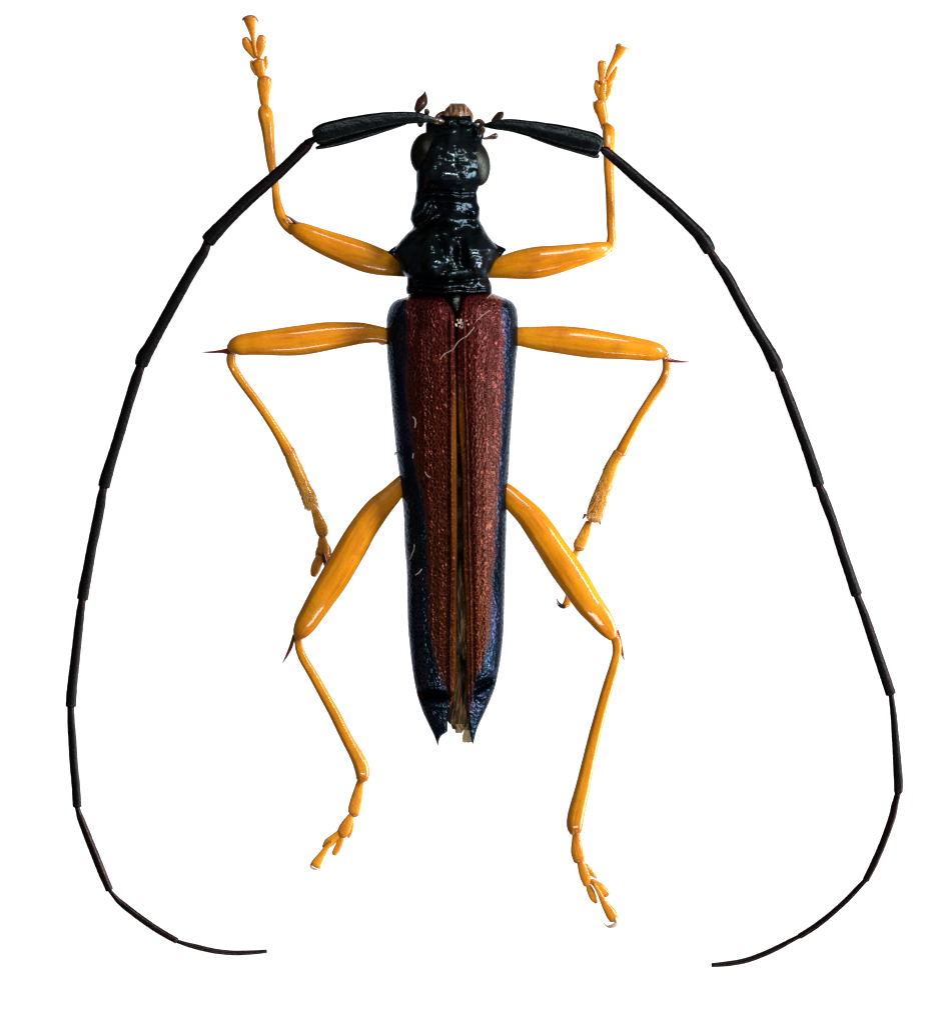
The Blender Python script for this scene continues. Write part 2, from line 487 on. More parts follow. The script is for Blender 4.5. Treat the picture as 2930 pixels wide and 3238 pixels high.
# abdomen and thorax underside, lying on the table
loft('abdomen', [(900, 1310), (1000, 1262), (1300, 1262), (1700, 1302), (2000, 1320), (2200, 1370), (2290, 1420)],
     [(900, 1530), (1000, 1596), (1300, 1590), (1700, 1576), (2000, 1570), (2200, 1520), (2290, 1470)],
     [(900, .20), (1200, .20), (1700, .17), (2000, .13), (2290, .09)], [(900, .01), (1700, .01), (2290, .03)],
     lambda x, y: .004 * math.sin(y * .06), M['abdomen'], beetle, 900, 2290, 110, 48, round1=60)

# head
hl = [(384, 1352), (391, 1345), (421, 1345), (450, 1334), (500, 1322), (560, 1315), (592, 1316), (615, 1313), (640, 1312)]
hr = [(384, 1500), (400, 1522), (421, 1531), (447, 1525), (500, 1530), (560, 1528), (589, 1515), (615, 1506), (640, 1507)]
headb = gauss([(1385, 425, 26, 20, -.030, 0), (1490, 425, 20, 18, -.030, 0),     # antennal sockets sunk
               (1438, 400, 26, 26, .020, 0), (1425, 450, 16, 40, .012, 0), (1470, 500, 12, 80, .010, 0),
               (1443, 490, 4, 45, -.014, 0), (1455, 405, 7, 22, -.016, 0),
               (1375, 470, 26, 18, .018, -20), (1345, 395, 14, 14, .02, 0), (1505, 400, 14, 14, .02, 0),
               (1400, 560, 60, 30, .012, 0), (1410, 608, 100, 5, -.012, 0), (1410, 620, 100, 6, .008, 0)])
head = loft('head', hl, hr, [(384, .19), (420, .245), (480, .29), (550, .31), (600, .265), (640, .24)],
            [(384, .08), (450, .05), (640, .06)], headb, M['cuticle'], beetle, 384, 640, 150, 120, .80, round0=26, nz=.016, nzs=17)

def ellipsoid(name, cx, cy, cz, rx, ry, rz, mat, parent, rot=0.0, nz=0.0, rings=24, seg=36):
    c = P(cx, cy, cz); verts = []; k = .001
    R = math.radians(rot)
    for i in range(rings + 1):
        ph = PI * i / rings
        for j in range(seg):
            th = 2*PI*j/seg
            x, y, z = rx*k*math.sin(ph)*math.cos(th), ry*k*math.sin(ph)*math.sin(th), rz*k*math.cos(ph)
            if nz:
                f = 1 + nz * noise.noise(Vector((x, y, z)) * 40 + Vector((cx, cy, 0)))
                x *= f; y *= f; z *= f
            verts.append(c + Vector((x*math.cos(R) - y*math.sin(R), x*math.sin(R) + y*math.cos(R), z)))
    faces = [(i*seg+j, (i+1)*seg+j, (i+1)*seg+(j+1) % seg, i*seg+(j+1) % seg) for i in range(rings) for j in range(seg)]
    return link(name, mesh_from(verts, faces, c), mat, parent, c)

ellipsoid('eye', 1347, 486, .185, 50, 68, 78, M['eye_shaded'], head, -6)
ellipsoid('eye', 1506, 516, .185, 43, 72, 78, M['eye'], head, 8)
# clypeus and labrum
labb = gauss([(1400, 372, 10, 10, .01, 0)] + [(1424 + 7*i, 340, 2.2, 14, .007 * (-1)**i, 0) for i in range(9)])
loft('labrum', [(324, 1424), (332, 1418), (345, 1406), (362, 1399), (372, 1398)], [(324, 1466), (332, 1476), (345, 1484), (362, 1487), (372, 1489)],
     [(324, .13), (340, .165), (372, .175)], [(324, .09), (372, .08)], labb, M['labrum'], head, 325, 374, 50, 80, .7, round0=8, nz=.006, nzs=60)
loft('clypeus', [(362, 1392), (375, 1378), (400, 1372), (420, 1372)], [(362, 1486), (375, 1492), (400, 1494), (420, 1494)],
     [(362, .18), (382, .222), (400, .215), (420, .17)], [(362, .10), (420, .10)], gauss([(1415, 382, 14, 12, .014, 0), (1462, 384, 16, 12, .012, 0), (1440, 378, 4, 20, -.012, 0)]),
     M['cuticle'], head, 362, 420, 40, 70, .7, round0=10, nz=.012, nzs=50)
Q1 = Z(1200, 250, 2.688)
Qh = Z(1200, 280, 3.648)
tube('mandible', Qh([(640, 370, 30), (690, 320, 44), (735, 280, 30), (760, 262, 14)]), M['palp'], head, [.15, .13], .8, 14)
tube('mandible', Qh([(1050, 370, 26), (1052, 310, 30), (1035, 255, 18), (1015, 215, 8)]), M['labrum'], head, [.15, .13], .8, 14)
tube('antennal_socket', Qh([(600, 352, 22), (640, 368, 40), (690, 372, 44), (730, 380, 26)]), M['palp'], head, [.235, .225], .8, 16, rough=.25, roughscale=60)
tube('antennal_socket', Qh([(1205, 400, 22), (1180, 430, 44), (1185, 470, 40), (1165, 510, 30)]), M['palp'], head, [.235, .215], .8, 16, rough=.25, roughscale=60)
tube('palp', Qh([(432, 250, 40), (455, 210, 56), (490, 150, 66), (515, 95, 44), (522, 45, 14), (520, 25, 4)]), M['palp'], head, [.15, .20], .55, 18, ridges=((90, 14, .12),))
tube('palp', Qh([(545, 300, 22), (545, 268, 34), (540, 245, 26)]), M['palp'], head, [.15, .17], .8, 14)
tube('palp', Qh([(480, 300, 40), (470, 400, 42), (468, 430, 26)]), M['palp'], head, [.14, .13], .8, 14)
tube('palp', Qh([(1300, 372, 20), (1350, 330, 38), (1395, 300, 44), (1420, 272, 18)]), M['palp'], head, [.15, .18], .6, 16, ridges=((90, 14, .12),))
tube('palp', Qh([(1105, 380, 20), (1150, 372, 30), (1195, 395, 22)]), M['labrum'], head, [.19, .21], .8, 14)
tube('palp', Qh([(1200, 575, 14), (1260, 565, 22), (1320, 550, 36), (1345, 538, 34)]), M['palp'], head, [.13, .12], .8, 16)

# pronotum
pl = [(604, 1328), (612, 1315), (641, 1309), (674, 1299), (693, 1297), (705, 1301), (716, 1305), (740, 1284), (765, 1262), (790, 1247), (812, 1252), (835, 1262), (860, 1272), (880, 1286), (897, 1286), (915, 1283), (930, 1286)]
pr = [(604, 1495), (612, 1507), (637, 1510), (659, 1517), (689, 1516), (705, 1521), (715, 1527), (745, 1544), (769, 1563), (790, 1577), (808, 1576), (830, 1564), (856, 1552), (876, 1544), (897, 1553), (920, 1556), (930, 1550)]
PK = 1.75
plist = [(1410, 640, 110, 7, .010, 0), (1410, 625, 110, 7, -.010, 0), (1335, 660, 45, 5, .014, -50), (1350, 668, 45, 5, -.012, -50),
         (1350, 700, 40, 5, .014, -35), (1345, 716, 50, 7, -.022, -30), (1410, 668, 60, 12, -.014, 0),
         (1425, 700, 34, 20, .026, 0), (1395, 712, 20, 14, .010, 0), (1480, 672, 20, 10, -.018, 20), (1500, 690, 26, 16, .012, 0),
         (1360, 760, 18, 42, .020, -35), (1368, 838, 36, 36, .036, 0), (1355, 835, 52, 50, .008, 0),
         (1420, 780, 16, 40, .006, 0), (1395, 775, 15, 36, -.013, -14), (1452, 800, 16, 52, -.020, 6), (1405, 858, 12, 30, -.016, 25), (1402, 735, 16, 12, .012, 0), (1445, 745, 14, 12, .010, 0), (1310, 790, 22, 40, -.010, 20), (1340, 870, 16, 10, -.014, 0),
         (1477, 775, 16, 50, .022, -12), (1512, 820, 30, 50, .034, -12), (1495, 735, 16, 22, -.016, -20), (1540, 850, 12, 26, -.012, 0),
         (1432, 866, 46, 12, .018, 0), (1415, 884, 120, 9, -.016, 0), (1415, 904, 130, 9, .008, 0), (1425, 919, 150, 4, .012, 0), (1425, 911, 150, 3.5, -.012, 0)]
pro = loft('pronotum', pl, pr, [(604, .24), (640, .285), (690, .315), (716, .29), (745, .335), (790, .37), (860, .36), (900, .335), (930, .34)],
           [(604, .07), (700, .05), (930, .05)], gauss([(a, b, c, d, e * PK, f) for a, b, c, d, e, f in plist]), M['cuticle'], beetle, 604, 930, 230, 170, .82, round0=14, round1=5, nz=.022, nzs=17)
tube('lateral_spine', [(1285, 800, 40), (1262, 797, 29), (1246, 796, 16), (1236, 796, 8), (1229, 797, 4)], M['cuticle'], pro, [.19, .20, .22], .9, 16, rough=.1)
tube('lateral_spine', [(1545, 796, 40), (1562, 795, 30), (1578, 793, 18), (1589, 790, 9), (1597, 789, 4)], M['cuticle'], pro, [.19, .20, .22], .9, 16, rough=.1)

# scutellum
loft('scutellum', [(926, 1416), (945, 1420), (965, 1428), (982, 1436), (994, 1441)], [(926, 1458), (945, 1456), (965, 1454), (982, 1449), (994, 1444)],
     [(926, .29), (945, .355), (970, .35), (994, .32)], [(926, .2), (994, .22)], gauss([(1437, 962, 8, 10, -.010, 0)]), M['scutellum'], beetle, 926, 994, 44, 48, .8, nz=.014, nzs=60)

# wing cases
def elytron(name, outer, inner, y0, y1, sgn, margin_in, rim, bead_x, dents, strip):
    O, I, MG, BX, SP = pchip(*zip(*outer)), pchip(*zip(*inner)), pchip(*zip(*margin_in)), pchip(*zip(*bead_x)), pchip(*zip(*strip))
    ZT = pchip([920, 940, 975, 1050, 1400, 1800, 2050, 2200, 2300, 2360], [.235, .315, .345, .352, .335, .30, .265, .225, .185, .15])
    ZE = pchip([920, 980, 1400, 2000, 2200, 2360], [.15, .12, .11, .105, .12, .135])
    rows, cols, und = 520, 96, 14
    ys = np.concatenate([np.linspace(y0, y0 + 60, 60, endpoint=False), np.linspace(y0 + 60, y1 - 90, rows - 130, endpoint=False), np.linspace(y1 - 90, y1, 70)])
    verts, cols_at = [], []
    df = gauss(dents)
    for y in ys:
        xo, xi = float(O(y)), float(I(y)); zt, ze = float(ZT(y)), float(ZE(y))
        w = abs(xo - xi); mg = float(MG(y)); bx = float(BX(y)); sp = float(SP(y))
        fy = (y - y0) / (y1 - y0)
        for j in range(cols):
            q = j / (cols - 1)
            s = math.sin(q * PI / 2) ** .9
            s = .55 * s + .45 * q if q < 1 else 1.0
            x = xi + (xo - xi) * s
            prof = max(0.0, 1 - s ** 3.0) ** .55
            z = ze + (zt - ze) * prof
            ed = abs(x - xi)
            # sutural rim, bead and faint ribs
            z -= .016 * math.exp(-(ed / 3.0) ** 2)
            bf = (1 - sstep(2170, 2240, y)) * sstep(950, 1060, y); z += (.014 if sgn > 0 else .009) * bf * math.exp(-((x - bx) / 2.6) ** 2)
            z -= .008 * bf * math.exp(-((x - bx + sgn * -6) / 5.0) ** 2) * (1 - math.exp(-(ed/6)**2))
            if w > 60:
                for rr in (.34, .52, .70):
                    z += .0022 * math.exp(-((s - rr) / .04) ** 2) * sstep(.03, .12, fy) * (1 - sstep(.75, .9, fy))
            z += df(x, y) * min(1, prof * 1.5)
            z += .004 * noise.noise(Vector((x * .012, y * .006, sgn * 5)))
            verts.append(P(x, y, z))
            nn = 7 * noise.noise(Vector((x * .02, y * .02, 1.7))) + 3.5 * noise.noise(Vector((x * .1, y * .1, 4.7)))
            m_ = sstep(-9, 8, sgn * (x - mg) + nn)
            r_ = 0.0
            if rim:
                rr = 10 * sstep(1080, 1400, y) + 3 * sstep(1900, 2100, y)
                r_ = sstep(rr + 2, rr - 4, abs(xo - x)) * (rr > 1) if False else (1 - sstep(rr - 4, rr + 2, abs(xo - x))) * (1.0 if rr > 1 else 0.0)
                r_ *= 1 - sstep(2230, 2300, y)
                m_ = min(m_, 1 - r_)
            o_ = (1 - sstep(sp - 3, sp + 2, ed)) * sstep(1150, 1330, y) * (1 - .45 * sstep(1650, 1850, y)) * (1 - .6 * sstep(2080, 2240, y))
            if sgn > 0: o_ *= sstep(2, 7, ed) * (.65 if y > 1420 else .8)
            tip = sstep(2225, 2275, y)
            a_ = (y - 930) / 1300
            cols_at.append((m_, o_ * (1 - m_), r_ * .8, min(1, max(0, a_))))
        for j in range(und):
            q = (j + 1) / (und + 1)
            x = xo + (xi - xo) * q
            z = ze - .02 * math.sin(q * PI) if q < .8 else ze
            verts.append(P(x, y, min(z, ze))); cols_at.append((0, 0, 1, 0))
    n = cols + und; faces = []; nr = len(ys)
    for i in range(nr - 1):
        for j in range(n):
            a, b = i*n + j, i*n + (j+1) % n
            faces.append((a, b, b + n, a + n) if sgn < 0 else (a, a + n, b + n, b))
    faces.append(tuple(range(n))); faces.append(tuple((nr-1)*n + j for j in range(n)))
    o0 = P(inner[0][1], y0, .2)
    me = mesh_from(verts, faces, o0)
    at = me.color_attributes.new('marking', 'FLOAT_COLOR', 'POINT')
    at.data.foreach_set('color', np.array(cols_at, dtype=np.float32).ravel())
    return link(name, me, M['elytron'], beetle, o0)

lo = [(922, 1330), (930, 1308), (941, 1276), (947, 1254), (960, 1238), (982, 1227), (1015, 1221), (1064, 1221), (1133, 1224), (1210, 1232), (1297, 1239), (1366, 1246), (1448, 1254), (1495, 1261), (1553, 1267), (1618, 1275), (1727, 1279), (1809, 1285), (1918, 1287), (1979, 1289), (2058, 1296), (2124, 1304), (2189, 1316), (2242, 1332), (2289, 1353), (2326, 1371), (2359, 1383)]
li = [(922, 1375), (932, 1388), (945, 1408), (955, 1417), (985, 1432), (1007, 1439), (1092, 1440), (1201, 1443), (1400, 1444), (1600, 1445), (1800, 1444), (1926, 1443), (2058, 1443), (2137, 1441), (2203, 1437), (2268, 1415), (2312, 1415), (2319, 1408), (2325, 1398), (2342, 1388), (2359, 1385)]
lm = [(922, 1290), (1000, 1285), (1200, 1285), (1448, 1308), (1550, 1330), (1618, 1343), (1750, 1349), (1900, 1352), (2000, 1358), (2060, 1372), (2124, 1386), (2150, 1396), (2185, 1412), (2215, 1416), (2240, 1420), (2359, 1460)]
elytron('elytron', lo, li, 922, 2359, -1, lm, True, [(922, 1362), (945, 1394), (1000, 1424), (1400, 1425), (1800, 1426), (2058, 1422), (2200, 1424), (2280, 1404), (2359, 1380)],
        [(1376, 2200, 50, 13, -.075, 4), (1378, 2178, 46, 8, .018, 8), (1370, 2232, 34, 12, .02, 0), (1262, 985, 24, 30, .016, 0), (1380, 1000, 40, 40, .010, 0), (1318, 1010, 18, 60, -.010, 0)],
        [(922, 4), (1200, 10), (1400, 17), (1700, 15), (1850, 8), (2000, 13), (2359, 8)])
ro = [(922, 1545), (930, 1568), (941, 1594), (947, 1608), (960, 1624), (982, 1634), (1023, 1638), (1078, 1638), (1147, 1631), (1229, 1625), (1339, 1617), (1400, 1613), (1482, 1609), (1553, 1604), (1673, 1601), (1809, 1597), (1932, 1594), (1992, 1592), (2058, 1586), (2124, 1576), (2176, 1564), (2221, 1547), (2260, 1529), (2308, 1508), (2354, 1496)]
ri = [(922, 1488), (932, 1476), (952, 1461), (985, 1454), (1007, 1447), (1092, 1443), (1280, 1444), (1360, 1447), (1420, 1452), (1480, 1457), (1600, 1459), (1750, 1461), (1850, 1465), (1950, 1470), (2137, 1472), (2268, 1480), (2321, 1486), (2354, 1494)]
rm = [(922, 1590), (1000, 1592), (1200, 1592), (1400, 1583), (1553, 1576), (1673, 1567), (1750, 1564), (1900, 1552), (2000, 1547), (2060, 1538), (2110, 1522), (2145, 1500), (2165, 1493), (2260, 1487), (2354, 1470)]
elytron('elytron', ro, ri, 922, 2354, 1, rm, False, [(922, 1500), (1000, 1468), (1200, 1470), (1400, 1477), (1673, 1482), (1900, 1489), (2200, 1492), (2268, 1487), (2354, 1497)],
        [(1530, 2165, 40, 12, -.075, -27), (1528, 2143, 44, 8, .016, -27), (1522, 2200, 26, 14, .018, 0), (1612, 985, 22, 34, .012, 0), (1490, 985, 36, 40, .012, 0), (1550, 1010, 18, 60, -.008, 0)],
        [(922, 4), (1200, 20), (1340, 22), (1420, 17), (1673, 15), (1900, 14), (2354, 10)])

# folded wing membranes in the gap, torn tan ends
def sheet(name, cent, mat, z, folds=3, amp=.012, n=60, seg=22, seed=0, par=None):
    """thin folded membrane: (px, py, halfwidth), pleated lengthwise, with thickness"""
    C = catmull([(a, b, 0, c) for a, b, c in cent], n)
    verts = []
    for side in (0, 1):
        for i in range(n):
            x, y, _, w = C[i]
            for j in range(seg):
                q = j / (seg - 1) * 2 - 1
                zz = z[0] + (z[1] - z[0]) * i / (n-1) + amp * math.sin(q * folds * PI + seed + i * .03) + .006 * noise.noise(Vector((x*.05, y*.02, q + seed)))
                edge = 1 + .10 * noise.noise(Vector((y * .05, seed * 3.1, q)))
                verts.append(P(x + w * q * edge, y + 3 * noise.noise(Vector((q * 3, seed, 0))) * (i / n), zz - side * .003))
    faces = []; off = n * seg
    for i in range(n-1):
        for j in range(seg-1):
            a = i*seg + j
            faces.append((a, a + seg, a + seg + 1, a + 1)); faces.append((a + off, a + off + 1, a + off + seg + 1, a + off + seg))
        faces.append((i*seg, i*seg + off, (i+1)*seg + off, (i+1)*seg)); e = seg - 1
        faces.append((i*seg + e, (i+1)*seg + e, (i+1)*seg + e + off, i*seg + e + off))
    for j in range(seg-1):
        faces.append((j, j+1, j+1+off, j+off)); a = (n-1)*seg + j; faces.append((a, a+off, a+1+off, a+1))
    o0 = P(cent[0][0], cent[0][1], z[0])
    return link(name, mesh_from(verts, faces, o0), mat, beetle, o0)
sheet('hind_wing', [(1455, 1772, 1), (1454, 1840, 7), (1458, 1910, 11), (1460, 1990, 12), (1464, 2040, 9), (1468, 2085, 3)], M['wing'], (.26, .24), 2, .010, seed=1)
sheet('hind_wing', [(1449, 2070, 3), (1450, 2150, 8), (1448, 2230, 14), (1444, 2290, 20), (1452, 2308, 22)], M['wing'], (.225, .14), 3, .009, seed=3)
sheet('hind_wing', [(1476, 2150, 4), (1472, 2240, 8), (1474, 2310, 10)], M['wing'], (.20, .13), 2, .006, seed=6)
sheet('torn_membrane', [(1452, 2290, 15), (1452, 2306, 15), (1450, 2319, 11)], M['tan'], (.15, .13), 1, .004, seed=2, n=20)
sheet('torn_membrane', [(1480, 2300, 12), (1477, 2325, 15), (1477, 2349, 16)], M['tan'], (.13, .11), 1, .004, seed=5, n=24)

# ------------------------------------------------------------------ legs
FR = ((52, 9, .025), (122, 8, .03), (-60, 20, .05), (240, 20, .05))
def leg(base_px):
    return empty('leg', P(base_px[0], base_px[1], .10), beetle)
def hairs(path, n, length, side=0, spread=.5, z=.06, r=.0011, mat='seta', parent=None, name='bristles', back=1):
    """bristles lying forward along a limb; side: -1/0/+1 favours one edge"""
    its = []
    for k in range(n):
        f = random.random() * (len(path) - 1.001); i = int(f); t = f - i
        a, b = path[i], path[i+1]
        x, y, w = [a[q] + (b[q] - a[q]) * t for q in range(3)]
        dx, dy = b[0] - a[0], b[1] - a[1]; L = math.hypot(dx, dy); dx, dy = dx / L, dy / L
        s = random.uniform(-1, 1) if side == 0 else side * random.uniform(.5, 1.0)
        nx, ny = -dy, dx
        h = z + math.sqrt(max(0, 1 - s*s)) * w * .001 * .9
        p0 = P(x + nx * w * s * .92, y + ny * w * s * .92, h)
        ln = length * random.uniform(.6, 1.2)
        sp = spread * (s + random.uniform(-.35, .35))
        p1 = P(x + nx * w * s * .92 + (dx * back + nx * sp) * ln, y + ny * w * s * .92 + (dy * back + ny * sp) * ln, max(.004, h + random.uniform(.0, .012)))
        its.append((p0, p1, r, Vector((0, 0, -.003))))
    return blades(name, its, M[mat], parent)

A5, A6 = Z(700, 0, 2.24), Z(1500, 100, 2.52)
A, B, C_, D, E, F = Z(600, 950, 2.682), Z(800, 1400, 2.88), Z(850, 1950, 2.3715), Z(1580, 950, 2.806), Z(1580, 1400, 2.688), Z(1650, 1950, 1.996)
TZ = .022
def lobe(pts, par, z, flat=.55, name='tarsal_lobe', mat='tarsus'):
    return tube(name, pts, M[mat], par, z, flat, 14, rough=.08, roughscale=60)

# fore leg, upper left
g = leg((1280, 850))
tube('femur', [(1320, 850, 26), (1262, 843, 32), (1205, 829, 42), (1146, 811, 47), (1075, 786, 44), (1005, 757, 37), (955, 733, 30), (932, 722, 23), (918, 717, 13)], M['femur'], g, [.12, .14, .15, .13], .8, 64, ridges=FR, wob=.05)
tube('femoral_spine', [(945, 712, 8), (930, 700, 6), (915, 687, 3.5), (901, 679, 1)], M['spine'], g, [.15, .15], .8, 10)
tube('tibia', A5([(505, 1640, 30), (475, 1605, 38), (438, 1560, 37), (405, 1480, 36), (388, 1390, 29), (380, 1300, 28), (368, 1230, 29), (355, 1160, 33), (345, 1080, 37), (335, 980, 42), (325, 890, 50), (312, 820, 55), (305, 780, 50), (306, 762, 34)]), M['tibia'], g, [.13, .11, .07, .035], .85, 26, ridges=((60, 12, .12), (115, 12, .08)), wob=.06)
p = A5([(312, 765, 22), (306, 720, 34), (303, 650, 44), (304, 590, 53), (306, 562, 50)])
tube('tarsal_segment', p, M['tarsus'], g, TZ, .6, 20, rough=.06); hairs(p, 45, 11, 0, .4, .012, parent=g)
lobe(A5([(325, 640, 24), (340, 590, 20), (350, 550, 5)]), g, TZ)
tube('tarsal_segment', A5([(292, 580, 18), (285, 540, 30), (272, 480, 46), (262, 440, 48)]), M['tarsus'], g, TZ, .6, 18, rough=.06)
lobe(A5([(290, 500, 26), (312, 450, 22), (316, 400, 12)]), g, TZ)
lobe(A5([(255, 520, 22), (230, 470, 26), (212, 432, 14)]), g, TZ)
lobe(A5([(240, 400, 22), (205, 345, 34), (180, 305, 36), (168, 275, 26)]), g, TZ, name='tarsal_segment')
lobe(A5([(255, 400, 22), (275, 345, 34), (282, 290, 36), (284, 258, 26)]), g, TZ, name='tarsal_segment')
tube('claw_segment', A5([(245, 390, 8), (232, 320, 13), (222, 250, 20), (212, 190, 32), (203, 140, 45), (203, 122, 44)]), M['tarsus'], g, [.03, .04], .6, 20, cap1=.25)
tube('claw', A5([(160, 135, 12), (180, 116, 10), (215, 112, 9), (242, 122, 8), (254, 138, 6), (260, 158, 2)]), M['claw'], g, [.04, .03], .8, 10)
tube('claw', A5([(215, 124, 12), (175, 122, 12), (154, 132, 9), (150, 152, 3)]), M['pale_claw'], g, [.045, .02], .8, 10)
# fore leg, upper right
g = leg((1560, 855))
tube('femur', A6([(60, 1890, 70), (200, 1876, 88), (350, 1856, 116), (500, 1838, 126), (650, 1815, 115), (800, 1785, 96), (900, 1764, 82), (985, 1742, 70), (1045, 1722, 56), (1080, 1700, 34)]), M['femur'], g, [.12, .14, .15, .13], .8, 64, ridges=FR, wob=.05)
tube('tibia', A6([(1035, 1748, 30), (1070, 1722, 42), (1090, 1680, 42), (1092, 1620, 36), (1087, 1540, 36), (1083, 1400, 38), (1078, 1250, 38), (1072, 1100, 42), (1070, 1000, 43), (1070, 900, 46), (1070, 830, 52), (1066, 780, 50), (1050, 752, 34)]), M['tibia'], g, [.13, .12, .08, .035], .85, 26, ridges=((60, 12, .12), (115, 12, .08)), wob=.06)
p = A6([(1035, 770, 28), (1030, 720, 36), (1015, 650, 45), (1000, 590, 50), (998, 565, 48)])
tube('tarsal_segment', p, M['tarsus'], g, TZ, .6, 20, rough=.06); hairs(p, 45, 10, 0, .4, .012, parent=g)
lobe(A6([(980, 640, 22), (962, 590, 20), (946, 552, 5)]), g, TZ)
tube('tarsal_segment', A6([(1020, 575, 26), (1020, 530, 34), (1016, 480, 38), (1028, 430, 34), (1035, 395, 22)]), M['tarsus'], g, TZ, .6, 18, rough=.06)
lobe(A6([(1005, 530, 26), (985, 470, 32), (975, 420, 28), (972, 388, 14)]), g, TZ)
lobe(A6([(1035, 530, 28), (1060, 480, 30), (1085, 435, 18), (1098, 412, 6)]), g, TZ)
lobe(A6([(1012, 400, 22), (1010, 345, 26), (1013, 290, 36), (1016, 245, 34)]), g, TZ + .01, name='tarsal_segment')
lobe(A6([(1050, 430, 24), (1085, 375, 28), (1115, 325, 22), (1133, 280, 12)]), g, TZ, name='tarsal_segment')
tube('claw_segment', A6([(1045, 375, 12), (1075, 300, 22), (1108, 240, 26), (1140, 185, 36), (1165, 140, 46), (1172, 120, 44)]), M['tarsus'], g, [.04, .05], .6, 20, cap1=.25)
tube('claw', A6([(1165, 112, 14), (1195, 112, 12), (1220, 124, 10), (1233, 145, 8), (1226, 166, 3)]), M['pale_claw'], g, [.05, .03], .8, 10)
tube('claw', A6([(1175, 106, 12), (1148, 100, 12), (1130, 108, 9), (1127, 124, 3)]), M['pale_claw'], g, [.05, .03], .8, 10)

# middle leg, left
g = leg((1250, 1065))
tube('femur', A([(1760, 325, 60), (1690, 308, 68), (1600, 288, 72), (1450, 277, 92), (1300, 290, 108), (1130, 310, 124), (950, 335, 130), (800, 350, 121), (650, 360, 106), (500, 370, 95), (420, 380, 88), (370, 392, 68), (345, 405, 44)]), M['femur'], g, [.12, .14, .16, .15], .8, 64, ridges=FR, wob=.05)
tube('trochanter', A([(1660, 350, 26), (1635, 345, 34), (1600, 330, 30)]), M['femur'], g, .11, .9, 16)
tube('femoral_spine', A([(352, 425, 34), (318, 430, 27), (285, 430, 19), (245, 433, 14), (180, 438, 10), (130, 438, 6), (88, 437, 2)]), M['spine'], g, [.15, .14], .8, 14)
tube('tibia', A([(365, 420, 34), (350, 480, 40), (352, 530, 39), (385, 600, 38), (450, 700, 38), (540, 820, 38), (620, 930, 38), (700, 1050, 40), (780, 1180, 46), (840, 1290, 54)]), M['tibia'], g, [.15, .11, .08, .06], .85, 26, ridges=((60, 12, .12), (115, 12, .08)), wob=.05)
pe = B([(325, 70, 52), (375, 200, 60), (420, 300, 60), (465, 400, 60), (505, 490, 68), (528, 560, 66), (535, 582, 52)])
tube('tibia_end', pe, M['hairy'], g, [.062, .035], .8, 24, wob=.08, rough=.07)
hairs(pe, 420, 20, 0, .35, .045, parent=g)
hairs(pe[1:], 130, 14, 1, .5, .03, mat='white_seta', parent=g, r=.0009)
p = B([(548, 590, 32), (575, 650, 42), (608, 740, 56), (632, 810, 58), (638, 835, 48)])
tube('tarsal_segment', p, M['hairy'], g, TZ, .6, 20, rough=.06); hairs(p, 110, 12, 0, .35, .014, parent=g)
tube('tarsal_segment', B([(630, 855, 30), (632, 900, 46), (640, 960, 56), (640, 1005, 60)]), M['hairy'], g, TZ, .6, 20, rough=.06)
lobe(B([(660, 920, 22), (690, 970, 24), (702, 1020, 14)]), g, TZ)
lobe(B([(600, 960, 22), (585, 1010, 22), (575, 1045, 8)]), g, TZ)
lobe(B([(622, 1010, 30), (590, 1090, 46), (565, 1160, 44), (552, 1205, 30)]), g, TZ, name='tarsal_segment', mat='hairy')
lobe(B([(655, 1010, 26), (675, 1060, 34), (690, 1120, 30)]), g, TZ, name='tarsal_segment', mat='hairy')
tube('claw_segment', B([(640, 1010, 14), (655, 1080, 20), (685, 1180, 30), (700, 1240, 40)]), M['spine'], g, [.04, .03], .7, 16)

# middle leg, right
g = leg((1630, 1065))
tube('femur', D([(60, 312, 70), (150, 318, 82), (220, 322, 92), (350, 333, 108), (500, 344, 120), (650, 361, 128), (800, 381, 130), (950, 399, 122), (1100, 415, 109), (1250, 434, 97), (1360, 450, 87), (1425, 464, 70), (1462, 478, 45)]), M['femur'], g, [.12, .14, .16, .15], .8, 64, ridges=FR, wob=.05)
tube('femoral_spine', D([(1470, 520, 24), (1510, 530, 19), (1545, 537, 15), (1620, 543, 9), (1715, 546, 2)]), M['spine'], g, [.15, .14], .8, 14)
tube('tibia', D([(1468, 490, 36), (1480, 560, 38), (1476, 630, 40), (1440, 720, 42), (1380, 810, 42), (1310, 920, 42), (1240, 1030, 42), (1180, 1140, 44), (1120, 1250, 49), (1070, 1350, 54)]), M['tibia'], g, [.15, .11, .08, .06], .85, 26, ridges=((60, 12, .12), (115, 12, .08)), wob=.05)
pe = E([(1010, 90, 52), (950, 200, 58), (915, 300, 62), (877, 400, 64), (842, 500, 70), (812, 590, 74), (798, 640, 66)])
tube('tibia_end', pe, M['hairy'], g, [.062, .035], .8, 24, wob=.08, rough=.07)
hairs(pe, 420, 20, 0, .35, .045, parent=g)
hairs(pe[1:], 110, 12, -1, .4, .03, mat='white_seta', parent=g, r=.0009)
tube('tibial_spur', E([(725, 610, 14), (712, 635, 9), (700, 655, 3)]), M['claw'], g, [.04, .03], .8, 10)
tube('tibial_spur', E([(845, 665, 14), (853, 685, 9), (858, 706, 3)]), M['claw'], g, [.04, .03], .8, 10)
p = E([(755, 680, 30), (735, 740, 44), (700, 825, 54), (675, 875, 54), (672, 900, 44)])
tube('tarsal_segment', p, M['hairy'], g, TZ, .6, 20, rough=.06); hairs(p, 110, 12, 0, .35, .014, parent=g)
tube('tarsal_segment', E([(655, 912, 24), (640, 950, 30), (605, 1020, 44), (590, 1070, 50)]), M['tarsus'], g, TZ, .6, 18, rough=.06)
